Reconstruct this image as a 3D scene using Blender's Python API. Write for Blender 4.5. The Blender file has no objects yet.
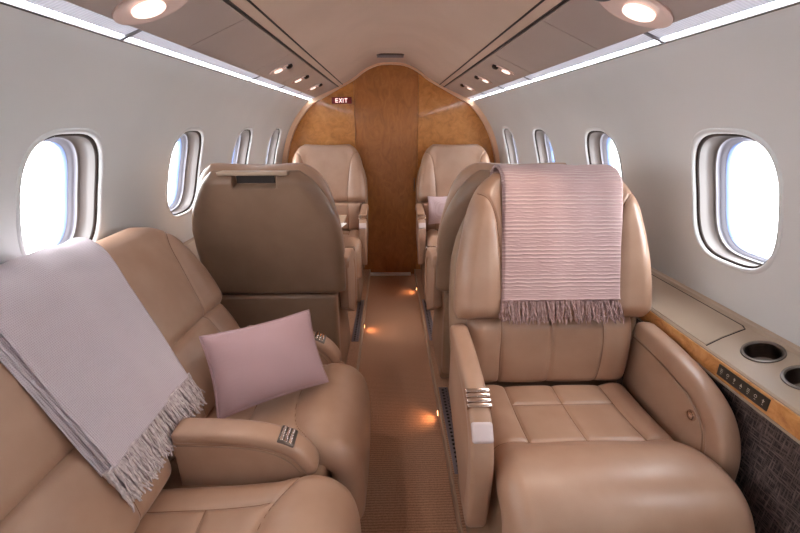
import bpy, math, random
import numpy as np
random.seed(7); np.random.seed(7)
PI = math.pi
COL = bpy.context.scene.collection

# ------------------------------------------------------------------ materials
def srgb(r, g, b):
    f = lambda c: (c/255)/12.92 if c/255 <= 0.04045 else ((c/255+0.055)/1.055)**2.4
    return (f(r), f(g), f(b), 1)

def base_mat(name, col, rough=0.5, metal=0.0, coat=0.0, coat_rough=0.1, spec=0.5, sheen=0.0):
    m = bpy.data.materials.new(name); m.use_nodes = True
    b = m.node_tree.nodes['Principled BSDF']
    b.inputs['Base Color'].default_value = col
    b.inputs['Roughness'].default_value = rough
    b.inputs['Metallic'].default_value = metal
    b.inputs['Coat Weight'].default_value = coat
    b.inputs['Coat Roughness'].default_value = coat_rough
    b.inputs['Specular IOR Level'].default_value = spec
    b.inputs['Sheen Weight'].default_value = sheen
    return m

def nodes(m): return m.node_tree.nodes, m.node_tree.links, m.node_tree.nodes['Principled BSDF']

def add_vary(m, c1, c2, scale, detail=3, stretch=(1, 1, 1), coord='Object', lo=0.35, hi=0.65, bump=0.0, bdist=0.001, bscale=None, distort=0.0):
    n, l, b = nodes(m)
    tc = n.new('ShaderNodeTexCoord'); mp = n.new('ShaderNodeMapping'); mp.inputs['Scale'].default_value = stretch
    l.new(tc.outputs[coord], mp.inputs['Vector'])
    t = n.new('ShaderNodeTexNoise'); t.inputs['Scale'].default_value = scale; t.inputs['Detail'].default_value = detail
    t.inputs['Distortion'].default_value = distort
    l.new(mp.outputs[0], t.inputs['Vector'])
    r = n.new('ShaderNodeValToRGB')
    r.color_ramp.elements[0].position = lo; r.color_ramp.elements[0].color = c1
    r.color_ramp.elements[1].position = hi; r.color_ramp.elements[1].color = c2
    l.new(t.outputs['Fac'], r.inputs[0]); l.new(r.outputs[0], b.inputs['Base Color'])
    if bump:
        t2 = n.new('ShaderNodeTexNoise'); t2.inputs['Scale'].default_value = bscale or scale; t2.inputs['Detail'].default_value = 2
        l.new(mp.outputs[0], t2.inputs['Vector'])
        bp = n.new('ShaderNodeBump'); bp.inputs['Strength'].default_value = bump; bp.inputs['Distance'].default_value = bdist
        l.new(t2.outputs['Fac'], bp.inputs['Height']); l.new(bp.outputs[0], b.inputs['Normal'])
    return m

def emis(name, col, s, base=None):
    m = base_mat(name, base or col, 0.4)
    b = m.node_tree.nodes['Principled BSDF']
    b.inputs['Emission Color'].default_value = col; b.inputs['Emission Strength'].default_value = s
    return m

M = {}
M['leather'] = add_vary(base_mat('tan_leather', srgb(173,138,115), 0.36, spec=0.5), srgb(167,131,108), srgb(176,142,119), 9, bump=0.16, bdist=0.0008, bscale=420)
M['leather_shade'] = add_vary(base_mat('shaded_tan_leather', srgb(150,121,99), 0.38, spec=0.45), srgb(144,115,93), srgb(154,125,103), 7, bump=0.14, bdist=0.0008, bscale=420)  # same tan leather, darkened in colour for the shaded chair backs
M['thread'] = base_mat('seam_thread', srgb(128,92,68), 0.8)
M['plastic'] = base_mat('beige_plastic', srgb(186,160,136), 0.35)
M['dark'] = base_mat('dark_gap', srgb(48,36,30), 0.7)
M['wall'] = add_vary(base_mat('ivory_wall_lining', srgb(214,215,214), 0.42, spec=0.4), srgb(212,213,212), srgb(218,219,218), 2.5, bump=0.05, bdist=0.001, bscale=60)
M['ceiling'] = add_vary(base_mat('suede_ceiling', srgb(202,175,156), 0.8), srgb(198,170,151), srgb(206,179,160), 3, bump=0.2, bdist=0.0008, bscale=300)
M['psu'] = add_vary(base_mat('overhead_plastic', srgb(172,157,149), 0.35), srgb(170,154,146), srgb(176,161,153), 4)
M['ring'] = base_mat('arch_trim_paint', srgb(242,200,166), 0.35)
M['chrome'] = base_mat('polished_metal', srgb(220,205,195), 0.16, metal=1)
M['steel'] = base_mat('brushed_steel', srgb(128,118,110), 0.3, metal=1)
M['dmetal'] = base_mat('dark_metal', srgb(70,62,58), 0.35, metal=1)
M['lilac'] = base_mat('pale_lilac_cap', srgb(205,188,186), 0.25)
M['ledge'] = add_vary(base_mat('ledge_plastic', srgb(172,152,132), 0.38), srgb(169,149,129), srgb(176,156,136), 5)
M['track'] = base_mat('seat_track_plate', srgb(150,142,150), 0.35, metal=0.8)
M['hole'] = base_mat('plate_hole', srgb(40,36,40), 0.7)
M['reveal'] = base_mat('window_reveal_grey', srgb(88,79,75), 0.4)
M['reveal2'] = base_mat('window_inner_frame', srgb(122,120,128), 0.3)
M['gasket'] = base_mat('window_gasket', srgb(110,128,172), 0.25)
M['strip'] = emis('white_light_lens', (0.86,0.92,1,1), 8.0)
def frost():
    m = base_mat('ribbed_frosted_lens', srgb(205,205,215), 0.35); n, l, b = nodes(m)
    tc = n.new('ShaderNodeTexCoord'); w = n.new('ShaderNodeTexWave'); w.bands_direction = 'Y'; w.inputs['Scale'].default_value = 38; w.inputs['Distortion'].default_value = .4
    l.new(tc.outputs['Object'], w.inputs['Vector'])
    r = n.new('ShaderNodeValToRGB'); r.color_ramp.elements[0].color = (.16, .165, .20, 1); r.color_ramp.elements[1].color = (.30, .31, .36, 1)
    l.new(w.outputs['Fac'], r.inputs[0]); l.new(r.outputs[0], b.inputs['Emission Color']); b.inputs['Emission Strength'].default_value = .62
    bp = n.new('ShaderNodeBump'); bp.inputs['Strength'].default_value = .4; bp.inputs['Distance'].default_value = .002
    l.new(w.outputs['Fac'], bp.inputs['Height']); l.new(bp.outputs[0], b.inputs['Normal'])
    return m
M['frost'] = frost()
M['lamp'] = emis('warm_lamp_lens', (1,0.84,0.76,1), .45)
M['dish'] = base_mat('lamp_dish', srgb(226,200,190), 0.2)
M['courtesy'] = emis('amber_step_lamp', (1,0.42,0.16,1), 3)
M['exit'] = base_mat('exit_sign_red', srgb(128,18,22), 0.3, coat=0.4)
M['exittxt'] = emis('exit_letters', (1,0.75,0.72,1), 0.5)
M['paper_and_shine'] = base_mat('white_paper_and_shine', srgb(235,232,228), 0.7)
M['icon'] = base_mat('pale_icon_print', srgb(190,185,170), 0.5)
M['panelblack'] = base_mat('switch_panel_black', srgb(52,46,38), 0.3)

# carpet : fine ribs
def carpet():
    m = base_mat('ribbed_brown_carpet', srgb(140,100,78), 0.5, spec=0.4); n, l, b = nodes(m)
    tc = n.new('ShaderNodeTexCoord')
    w = n.new('ShaderNodeTexWave'); w.bands_direction = 'X'; w.inputs['Scale'].default_value = 75; w.inputs['Distortion'].default_value = 2.5; w.inputs['Detail'].default_value = 2
    w2 = n.new('ShaderNodeTexWave'); w2.bands_direction = 'Y'; w2.inputs['Scale'].default_value = 30; w2.inputs['Distortion'].default_value = 1.5
    ns = n.new('ShaderNodeTexNoise'); ns.inputs['Scale'].default_value = 170; ns.inputs['Detail'].default_value = 4
    for q in (w, w2, ns): l.new(tc.outputs['Object'], q.inputs['Vector'])
    mx = n.new('ShaderNodeMath'); mx.operation = 'MULTIPLY'; l.new(w.outputs['Fac'], mx.inputs[0]); l.new(w2.outputs['Fac'], mx.inputs[1])
    ad = n.new('ShaderNodeMath'); ad.operation = 'ADD'; l.new(mx.outputs[0], ad.inputs[0]); l.new(ns.outputs['Fac'], ad.inputs[1])
    r = n.new('ShaderNodeValToRGB'); r.color_ramp.elements[0].position = 0.35; r.color_ramp.elements[0].color = srgb(148,108,82)
    r.color_ramp.elements[1].position = 1.2; r.color_ramp.elements[1].color = srgb(208,166,138)
    l.new(ad.outputs[0], r.inputs[0]); l.new(r.outputs[0], b.inputs['Base Color'])
    bp = n.new('ShaderNodeBump'); bp.inputs['Strength'].default_value = 0.5; bp.inputs['Distance'].default_value = 0.002
    l.new(mx.outputs[0], bp.inputs['Height']); l.new(bp.outputs[0], b.inputs['Normal'])
    return m
M['carpet'] = carpet()

def weave(name, c1, c2, sx, sy, bump=0.5, dist=1.0, coord='Object', rough=0.85, vdir=('X', 'Y'), bd=0.002, mode='MAXIMUM'):
    m = base_mat(name, c1, rough, sheen=0.15, spec=0.25); n, l, b = nodes(m)
    tc = n.new('ShaderNodeTexCoord')
    w = n.new('ShaderNodeTexWave'); w.bands_direction = vdir[0]; w.inputs['Scale'].default_value = sx; w.inputs['Distortion'].default_value = dist; w.inputs['Detail'].default_value = 2
    w2 = n.new('ShaderNodeTexWave'); w2.bands_direction = vdir[1]; w2.inputs['Scale'].default_value = sy; w2.inputs['Distortion'].default_value = dist; w2.inputs['Detail'].default_value = 2
    for q in (w, w2): l.new(tc.outputs[coord], q.inputs['Vector'])
    mx = n.new('ShaderNodeMath'); mx.operation = mode; l.new(w.outputs['Fac'], mx.inputs[0]); l.new(w2.outputs['Fac'], mx.inputs[1])
    r = n.new('ShaderNodeValToRGB'); r.color_ramp.elements[0].color = c1; r.color_ramp.elements[1].color = c2
    r.color_ramp.elements[0].position = 0.15; r.color_ramp.elements[1].position = 0.95
    l.new(mx.outputs[0], r.inputs[0]); l.new(r.outputs[0], b.inputs['Base Color'])
    bp = n.new('ShaderNodeBump'); bp.inputs['Strength'].default_value = bump; bp.inputs['Distance'].default_value = bd
    l.new(mx.outputs[0], bp.inputs['Height']); l.new(bp.outputs[0], b.inputs['Normal'])
    return m
def woven():
    m = base_mat('dark_woven_panel', srgb(60,48,46), 0.7, spec=0.3); n, l, b = nodes(m)
    tc = n.new('ShaderNodeTexCoord'); out = []
    for sc_ in ((1, 30, 300), (1, 320, 26)):
        mp = n.new('ShaderNodeMapping'); mp.inputs['Scale'].default_value = sc_; l.new(tc.outputs['Object'], mp.inputs['Vector'])
        t = n.new('ShaderNodeTexNoise'); t.inputs['Scale'].default_value = 1.0; t.inputs['Detail'].default_value = 3; l.new(mp.outputs[0], t.inputs['Vector']); out.append(t)
    mx = n.new('ShaderNodeMath'); mx.operation = 'MAXIMUM'; l.new(out[0].outputs['Fac'], mx.inputs[0]); l.new(out[1].outputs['Fac'], mx.inputs[1])
    r = n.new('ShaderNodeValToRGB'); r.color_ramp.elements[0].position = .46; r.color_ramp.elements[0].color = srgb(44,35,35)
    r.color_ramp.elements[1].position = .74; r.color_ramp.elements[1].color = srgb(122,104,98)
    l.new(mx.outputs[0], r.inputs[0]); l.new(r.outputs[0], b.inputs['Base Color'])
    bp = n.new('ShaderNodeBump'); bp.inputs['Strength'].default_value = .6; bp.inputs['Distance'].default_value = .002
    l.new(mx.outputs[0], bp.inputs['Height']); l.new(bp.outputs[0], b.inputs['Normal'])
    return m
M['woven'] = woven()
M['knit'] = weave('pink_ribbed_knit', srgb(194,163,160), srgb(208,182,178), 30, 26, 0.8, 2.4, coord='UV', vdir=('Y', 'Y'), mode='MULTIPLY')
M['throw'] = weave('lilac_fine_weave', srgb(188,172,174), srgb(210,196,200), 75, 75, 0.4, 1.2, coord='UV', mode='ADD')
M['linen'] = weave('lilac_pink_linen', srgb(166,132,134), srgb(182,150,152), 120, 120, 0.25, 1.0, coord='Object', vdir=('X', 'Y'), mode='ADD')
M['linen2'] = weave('pale_pink_linen', srgb(190,162,162), srgb(206,182,184), 60, 60, 0.4, 1.0, coord='Object', vdir=('X', 'Z'), mode='ADD')
M['fringe'] = add_vary(base_mat('mauve_fringe', srgb(170,138,134), 0.9), srgb(152,120,116), srgb(188,158,154), 90)
M['fringe2'] = add_vary(base_mat('grey_lilac_fringe', srgb(200,184,180), 0.9), srgb(186,170,168), srgb(218,204,202), 90)

def wood(name, c1, c2, c3, scale, coat=0.6, stretch=(1, 1, 1), rough=0.3):
    m = base_mat(name, c1, rough, coat=coat, coat_rough=0.06); n, l, b = nodes(m)
    tc = n.new('ShaderNodeTexCoord'); mp = n.new('ShaderNodeMapping'); mp.inputs['Scale'].default_value = stretch
    l.new(tc.outputs['Object'], mp.inputs['Vector'])
    t = n.new('ShaderNodeTexNoise'); t.inputs['Scale'].default_value = scale; t.inputs['Detail'].default_value = 7; t.inputs['Roughness'].default_value = 0.65; t.inputs['Distortion'].default_value = 1.4
    l.new(mp.outputs[0], t.inputs['Vector'])
    r = n.new('ShaderNodeValToRGB'); r.color_ramp.elements[0].position = 0.3; r.color_ramp.elements[0].color = c1
    r.color_ramp.elements[1].position = 0.72; r.color_ramp.elements[1].color = c3
    e = r.color_ramp.elements.new(0.5); e.color = c2
    l.new(t.outputs['Fac'], r.inputs[0]); l.new(r.outputs[0], b.inputs['Base Color'])
    return m
M['burl'] = wood('lit_burl_veneer', srgb(176,112,52), srgb(200,133,66), srgb(214,150,82), 15)  # side panels coloured lighter, as if lit by the light strips
M['burl_dim'] = wood('dimmed_burl_veneer', srgb(158,98,48), srgb(178,113,56), srgb(194,129,69), 15, stretch=(1, 1, 0.5))  # same veneer darkened for the dim reflection in the middle
M['burl_strip'] = wood('honey_burl_strip', srgb(170,104,50), srgb(205,142,82), srgb(224,168,108), 26, stretch=(1, 0.6, 1))

def glass():
    m = bpy.data.materials.new('clear_acrylic'); m.use_nodes = True
    n, l = m.node_tree.nodes, m.node_tree.links
    for q in list(n):
        if q.type == 'BSDF_PRINCIPLED': n.remove(q)
    out = [q for q in n if q.type == 'OUTPUT_MATERIAL'][0]
    t = n.new('ShaderNodeBsdfTransparent'); g = n.new('ShaderNodeBsdfGlossy'); g.inputs['Roughness'].default_value = 0.05
    f = n.new('ShaderNodeValue'); f.outputs[0].default_value = .03
    mx = n.new('ShaderNodeMixShader'); l.new(f.outputs[0], mx.inputs[0]); l.new(t.outputs[0], mx.inputs[1]); l.new(g.outputs[0], mx.inputs[2])
    l.new(mx.outputs[0], out.inputs[0])
    return m
M['glass'] = glass()

# ------------------------------------------------------------------ object helpers
def link(name, me, mat, parent=None, smooth=True):
    o = bpy.data.objects.new(name, me); COL.objects.link(o)
    if mat is not None: me.materials.append(mat)
    if parent is not None: o.parent = parent
    if smooth and len(me.polygons):
        me.polygons.foreach_set('use_smooth', [True]*len(me.polygons))
    me.update()
    return o

def mesh(name, V, F, mat, parent=None, smooth=True, uv=None, fix=True, merge=0.0):
    import bmesh
    me = bpy.data.meshes.new(name)
    me.from_pydata([tuple(v) for v in V], [], F)
    if uv is not None:
        lay = me.uv_layers.new(name='UVMap')
        lv = np.empty(len(me.loops), dtype=np.int32); me.loops.foreach_get('vertex_index', lv)
        lay.data.foreach_set('uv', np.array(uv, dtype=np.float32)[lv].ravel())
    if fix or merge:
        bm = bmesh.new(); bm.from_mesh(me)
        if merge: bmesh.ops.remove_doubles(bm, verts=bm.verts, dist=merge)
        if fix: bmesh.ops.recalc_face_normals(bm, faces=bm.faces)
        bm.to_mesh(me); bm.free()
    return link(name, me, mat, parent, smooth)

def autosmooth(o, ang=35):
    import bmesh
    me = o.data; bm = bmesh.new(); bm.from_mesh(me)
    for e in bm.edges:
        if len(e.link_faces) == 2 and e.calc_face_angle(0) > math.radians(ang): e.smooth = False
    bm.to_mesh(me); bm.free()
    return o

def thing(name, label, cat, loc=(0, 0, 0), rz=0, group=None):
    o = bpy.data.objects.new(name, None); COL.objects.link(o)
    o.empty_display_size = 0.1; o.location = loc; o.rotation_euler = (0, 0, rz)
    tag(o, label, cat, group); return o

def tag(o, label=None, cat=None, group=None, kind=None):
    if label: o['label'] = label
    if cat: o['category'] = cat
    if group: o['group'] = group
    if kind: o['kind'] = kind
    return o

class MB:
    """collects boxes, prisms, tubes into one mesh"""
    def __init__(s): s.V = []; s.F = []
    def add(s, V, F):
        b = len(s.V); s.V += [tuple(v) for v in V]; s.F += [tuple(i+b for i in f) for f in F]; return s
    def box(s, x0, x1, y0, y1, z0, z1):
        V = [(x, y, z) for x in (x0, x1) for y in (y0, y1) for z in (z0, z1)]
        return s.add(V, [(0,1,3,2),(4,6,7,5),(0,4,5,1),(2,3,7,6),(0,2,6,4),(1,5,7,3)])
    def prism(s, poly, axis, a, b):
        n = len(poly)
        def P(p, t): return {'x': (t, p[0], p[1]), 'y': (p[0], t, p[1]), 'z': (p[0], p[1], t)}[axis]
        V = [P(p, a) for p in poly]+[P(p, b) for p in poly]
        F = [tuple(range(n)), tuple(range(2*n-1, n-1, -1))]+[(i, (i+1) % n, n+(i+1) % n, n+i) for i in range(n)]
        return s.add(V, F)
    def tube(s, pts, r, k=8, caps=True, closed=False):
        pts = [np.array(p, float) for p in pts]; n = len(pts); V = []; F = []
        up = np.array([0, 0, 1.0]); prev = None
        for i, p in enumerate(pts):
            if closed: d = pts[(i+1) % n]-pts[i-1]
            else: d = pts[min(i+1, n-1)]-pts[max(i-1, 0)]
            d = d/(np.linalg.norm(d)+1e-12)
            if prev is None:
                a = np.cross(d, up)
                if np.linalg.norm(a) < 0.1: a = np.cross(d, np.array([1.0, 0, 0]))
            else: a = prev-d*np.dot(prev, d)
            a = a/(np.linalg.norm(a)+1e-12); prev = a; b = np.cross(d, a)
            rr = r[i] if hasattr(r, '__len__') else r
            for j in range(k):
                t = 2*PI*j/k; V.append(p+rr*(math.cos(t)*a+math.sin(t)*b))
        for i in range(n if closed else n-1):
            for j in range(k):
                F.append((i*k+j, i*k+(j+1) % k, ((i+1) % n)*k+(j+1) % k, ((i+1) % n)*k+j))
        if caps and not closed:
            F.append(tuple(range(k))); F.append(tuple(range(n*k-1, n*k-k-1, -1)))
        return s.add(V, F)
    def lathe(s, prof, c, k=24, ax=2, mat3=None, ex=1.0, ey=1.0, cap0=True):
        V = []; F = []
        for r, h in prof:
            for j in range(k):
                t = 2*PI*j/k; p = np.array([r*math.cos(t)*ex, r*math.sin(t)*ey, h])
                if mat3 is not None: p = mat3 @ p
                V.append(p+np.array(c))
        n = len(prof)
        for i in range(n-1):
            for j in range(k): F.append((i*k+j, i*k+(j+1) % k, (i+1)*k+(j+1) % k, (i+1)*k+j))
        if cap0: F.append(tuple(range(k-1, -1, -1)))
        if cap0: F.append(tuple(range((n-1)*k, n*k)))
        return s.add(V, F)
    def build(s, name, mat, parent=None, smooth=False, bevel=0.0, seg=3, kind=None, loc=None, ang=35):
        o = mesh(name, s.V, s.F, mat, parent, smooth=smooth or bevel > 0)
        if bevel:
            md = o.modifiers.new('bevel', 'BEVEL'); md.width = bevel; md.segments = seg; md.limit_method = 'ANGLE'; md.angle_limit = math.radians(40)
        elif smooth: autosmooth(o, ang)
        if kind: o['kind'] = kind
        if loc is not None: o.location = loc
        return o

def resample(pts, n, smooth=True):
    """Catmull-Rom through pts then uniform arclength"""
    P = np.array(pts, float)
    if smooth and len(P) > 2:
        Q = np.vstack([2*P[0]-P[1], P, 2*P[-1]-P[-2]]); out = []
        for i in range(1, len(Q)-2):
            for t in np.linspace(0, 1, 16, endpoint=False):
                a, b, c, d = Q[i-1], Q[i], Q[i+1], Q[i+2]
                out.append(0.5*((2*b)+(-a+c)*t+(2*a-5*b+4*c-d)*t*t+(-a+3*b-3*c+d)*t**3))
        out.append(P[-1]); P = np.array(out)
    L = np.concatenate([[0], np.cumsum(np.linalg.norm(np.diff(P, axis=0), axis=1))])
    if n is None: return P, L
    s = np.linspace(0, L[-1], n) if np.isscalar(n) else np.array(n)*L[-1]
    return np.stack([np.interp(s, L, P[:, k]) for k in range(P.shape[1])], 1), s

def sstep(a, b, x):
    t = np.clip((x-a)/(b-a), 0, 1); return t*t*(3-2*t)

def pad(name, prof, hw, T, Tb, r, mat, parent, seams=(), nu=120, ns=120, extra=None, depth=0.006, wide=0.018, cx=0.0, stitch=True, flip=1, rs=None, puff=0.006, bend=0.0, nmat=None):
    """upholstered pad: profile in (y,z), half width hw(s/L), rounded edges, seam grooves. Local x is lateral."""
    P, S = resample(prof, None); L = S[-1]; rs = rs or r
    t = np.linspace(0, 1, ns); sv = L*(0.5-0.5*np.cos(PI*t))*0.6+0.4*L*t
    tu = np.linspace(-1, 1, nu); uv = np.sin(tu*PI/2)*0.55+tu*0.45
    y = np.interp(sv, S, P[:, 0]); z = np.interp(sv, S, P[:, 1])
    def nrm(s):
        e = 0.012; dy = np.interp(s+e, S, P[:, 0])-np.interp(s-e, S, P[:, 0]); dz = np.interp(s+e, S, P[:, 1])-np.interp(s-e, S, P[:, 1])
        q = np.hypot(dy, dz)+1e-9; return dz/q*-flip, dy/q*flip
    H = np.array([hw(s/L) for s in sv])
    U, Sg = np.meshgrid(uv, sv); HW = H[:, None]; X = U*HW
    segs = []
    for sm in seams:
        q, _ = resample(sm, 60); segs.append(q)
    def circ(d, r): q = np.clip(d/r, 0, 1); return np.sqrt(np.clip(1-(1-q)**2, 0, 1))
    def height(X, Sg, HW):
        e = circ(HW-np.abs(X), r)*circ(Sg, rs)*circ(L-Sg, rs)
        h = T*e
        g = np.zeros_like(h); g2 = np.zeros_like(h)
        for q in segs:
            a = q[:-1]; b = q[1:]; d2 = np.full(X.shape, 1e9)
            for i in range(len(a)):
                ab = b[i]-a[i]; k = np.clip(((X-a[i, 0])*ab[0]+(Sg-a[i, 1])*ab[1])/(ab@ab+1e-12), 0, 1)
                d2 = np.minimum(d2, (X-a[i, 0]-k*ab[0])**2+(Sg-a[i, 1]-k*ab[1])**2)
            g = np.maximum(g, np.exp(-d2/(0.0042**2))); g2 = np.maximum(g2, np.exp(-np.sqrt(d2+1e-12)/wide))
        h = h-(g*depth*0.6+g2*puff)*e
        if extra is not None: h = h+extra(X, Sg/L, HW)*e
        return h, e
    h, e = height(X, Sg, HW)
    ny, nz = nrm(sv)
    bw = bend*(U**2)                                 # wraps the edges forward
    Yf = y[:, None]+ny[:, None]*(h+bw); Zf = z[:, None]+nz[:, None]*(h+bw)
    Yb = y[:, None]-ny[:, None]*(Tb*e-bw); Zb = z[:, None]-nz[:, None]*(Tb*e-bw)
    Xo = X+cx
    V = np.concatenate([np.stack([Xo, Yf, Zf], -1).reshape(-1, 3), np.stack([Xo, Yb, Zb], -1).reshape(-1, 3)])
    n = ns*nu; F = []
    for i in range(ns-1):
        for j in range(nu-1):
            a = i*nu+j; F.append((a, a+1, a+nu+1, a+nu)); F.append((n+a, n+a+nu, n+a+nu+1, n+a+1))
    uvc = np.concatenate([np.stack([Xo, Sg], -1).reshape(-1, 2)]*2)
    o = mesh(name, V, F, mat, parent, uv=uvc, merge=1e-5)
    if stitch and segs:
        mb = MB()
        for q in segs:
            xs, ss = q[:, 0], q[:, 1]; hh = np.array([hw(v/L) for v in ss])
            ok = (np.abs(xs) < hh-0.004) & (ss > 0.004) & (ss < L-0.004)
            if ok.sum() < 4: continue
            xs, ss, hh = xs[ok], ss[ok], hh[ok]
            h1, _ = height(xs, ss, hh); a, b = nrm(ss); bb = bend*(xs/hh)**2
            yy = np.interp(ss, S, P[:, 0])+a*(h1+bb+0.0002); zz = np.interp(ss, S, P[:, 1])+b*(h1+bb+0.0002)
            mb.tube(np.stack([xs+cx, yy, zz], 1), 0.0015, 6)
        if mb.V:
            import bmesh
            me2 = bpy.data.meshes.new('st'); me2.from_pydata([tuple(map(float, v)) for v in mb.V], [], mb.F)
            bm = bmesh.new(); bm.from_mesh(o.data); nf = len(bm.faces); bm.from_mesh(me2); bm.faces.ensure_lookup_table()
            for f in bm.faces[nf:]: f.material_index = 1; f.smooth = True
            bm.to_mesh(o.data); bm.free(); bpy.data.meshes.remove(me2); o.data.materials.append(M['thread'])
    return o

def sweep(name, path, w, h, mat, parent, x=0.0, k=20, n=48, pw=2.6, taper=None):
    """rounded bar swept along a (y,z) path at lateral x; w lateral width, h in-plane thickness"""
    P, S = resample(path, n); V = []; F = []
    for i in range(n):
        d = P[min(i+1, n-1)]-P[max(i-1, 0)]; d = d/np.linalg.norm(d); nn = np.array([-d[1], d[0]])
        t = i/(n-1); c = 1.0
        q = min(t, 1-t)*S[-1]; rr = min(h, w)*0.5
        if q < rr: c = max(0.02, math.sqrt(max(0, 1-(1-q/rr)**2)))
        tw = taper(t) if taper else 1.0
        for j in range(k):
            a = 2*PI*j/k; ca, sa = math.cos(a), math.sin(a)
            u = math.copysign(abs(ca)**(2/pw), ca)*w/2*(0.6+0.4*c if c < 1 else 1); v = math.copysign(abs(sa)**(2/pw), sa)*h/2*c*tw
            V.append((x+u, P[i, 0]+nn[0]*v, P[i, 1]+nn[1]*v))
    for i in range(n-1):
        for j in range(k): F.append((i*k+j, i*k+(j+1) % k, (i+1)*k+(j+1) % k, (i+1)*k+j))
    F.append(tuple(range(k))); F.append(tuple(range(n*k-1, n*k-k-1, -1)))
    return autosmooth(mesh(name, V, F, mat, parent), 50)

# ------------------------------------------------------------------ cabin shell
CY0, CY1 = -2.0, 3.40
WALLP = [(1.455, .638), (1.40, .695), (1.335, .747), (1.25, .803), (1.162, .842), (1.07, .869), (.98, .889), (.88, .912), (.785, .930)]
_wz = np.array([p[0] for p in WALLP][::-1]); _wx = np.array([p[1] for p in WALLP][::-1])
_wc = np.polyfit(_wz, _wx, 4)
def wallx(z): return float(np.polyval(_wc, z))
CEIL = [(0, 1.724), (.10, 1.716), (.2, 1.676), (.29, 1.614), (.408, 1.552)]
WZ0, WZ1, WZC = .785, 1.455, 1.085
SP = .65
def wall_and_windows(side):
    s = 1 if side == 'right' else -1
    off = 1.012 if s > 0 else 1.062
    HY, HZ = .134, .168
    rect = []
    N = 12
    def opening(a, sc, grow=0):
        ca, sa = math.cos(a), math.sin(a); e = 2/3.2
        return (math.copysign(abs(ca)**e, ca)*(HY*sc+grow), math.copysign(abs(sa)**e, sa)*(HZ*sc+grow))
    hy = SP/2; zt, zb = WZ1-WZC, WZ0-WZC
    for i in range(N): rect.append((hy, zb+(zt-zb)*i/N))
    for i in range(N): rect.append((hy-2*hy*i/N, zt))
    for i in range(N): rect.append((-hy, zt+(zb-zt)*i/N))
    for i in range(N): rect.append((-hy+2*hy*i/N, zb))
    V = []; F = []; nr = 9; K = len(rect)
    ks = list(range(-4, 4))
    for k in ks:
        yc = off+SP*k; b = len(V)
        for j in range(nr):
            t = (j/(nr-1))**1.3
            for (ry, rz) in rect:
                a = math.atan2(rz, ry)
                # superellipse param angle approx
                oy, oz = opening(math.atan2(rz/HZ, ry/HY), 1.0, .012)
                yy = oy+(ry-oy)*t; zz = oz+(rz-oz)*t
                V.append((s*wallx(zz+WZC), yc+yy, zz+WZC))
        for j in range(nr-1):
            for i in range(K): F.append((b+j*K+i, b+j*K+(i+1) % K, b+(j+1)*K+(i+1) % K, b+(j+1)*K+i))
    # filler up to the bulkhead and at the rear
    for (y0, y1) in ((off+SP*3.5, CY1+.03), (CY0-.02, off-SP*4.5)):
        if y1 <= y0: continue
        b = len(V); zs = [WZ0+(WZ1-WZ0)*i/N for i in range(N+1)]
        for yy in (y0, y1):
            for zz in zs: V.append((s*wallx(zz), yy, zz))
        for i in range(N): F.append((b+i, b+i+1, b+N+2+i, b+N+1+i))
    w = mesh('wall_'+side, V, F, M['wall'], merge=1e-4); w['kind'] = 'structure'
    x0, x1 = sorted((s*.931, s*.95)); MB().box(x0, x1, CY0, CY1+.04, 0, .80).build('lower_lining', M['wall'], w)
    tag(w, 'curved ivory cabin side lining on the %s of the aisle' % side, 'wall')
    # windows
    for k in ks:
        yc = off+SP*k
        if yc < -1.4: pass
        def ringset(rings, n=64, close=False):
            V = []; F = []
            for (grow, dep) in rings:
                for i in range(n):
                    oy, oz = opening(2*PI*i/n, 1.0, grow); V.append((s*(wallx(WZC+oz)+dep), yc+oy, WZC+oz))
            for j in range(len(rings)-1):
                for i in range(n): F.append((j*n+i, j*n+(i+1) % n, (j+1)*n+(i+1) % n, (j+1)*n+i))
            if close: F.append(tuple((len(rings)-1)*n+i for i in range(n)))
            return V, F
        idx = (ks.index(k)+1) + (0 if s < 0 else len(ks))
        V, F = ringset([(.0135, .003), (.012, -.001), (.008, -.004), (.003, -.0035), (0, 0), (-.001, .004), (-.001, .007)])
        root = mesh('window_%d' % idx, V, F, M['wall']); root['kind'] = 'structure'
        tag(root, 'rounded cabin window with bright pane in the %s wall' % side, 'window')
        V, F = ringset([(-.001, .0068), (-.006, .0075), (-.007, .0125)])
        mesh('shade_slot', V, F, M['dark'], root)
        V, F = ringset([(-.003, .012), (-.004, .03), (-.005, .055), (-.009, .056), (-.010, .060)])
        mesh('reveal', V, F, M['reveal'], root)
        V, F = ringset([(-.010, .059), (-.011, .069), (-.014, .070), (-.016, .078), (-.019, .080)])
        mesh('inner_frame', V, F, M['reveal2'], root)
        V, F = ringset([(-.017, .079), (-.020, .083), (-.022, .091), (-.0225, .097)])
        mesh('gasket', V, F, M['gasket'], root)
        V, F = ringset([(-.021, .088), (-.021, .092)], close=True)
        n = 64; F.append(tuple(range(n-1, -1, -1)))
        mesh('pane', V, F, M['glass'], root, smooth=False)
wall_and_windows('left'); wall_and_windows('right')

# ceiling (centre headliner)
cp, _ = resample(CEIL, 14)
half = [(x, z) for x, z in cp]
prof = [(-x, z) for x, z in half[::-1]]+half[1:]
mb = MB()
top = [(x, z+.02) for x, z in prof]
mb.prism(prof+top[::-1], 'y', CY0-.02, CY1+.03)
o = mb.build('ceiling', M['ceiling'], smooth=True, kind='structure')
tag(o, 'arched beige suede headliner over the aisle', 'ceiling')

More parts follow.
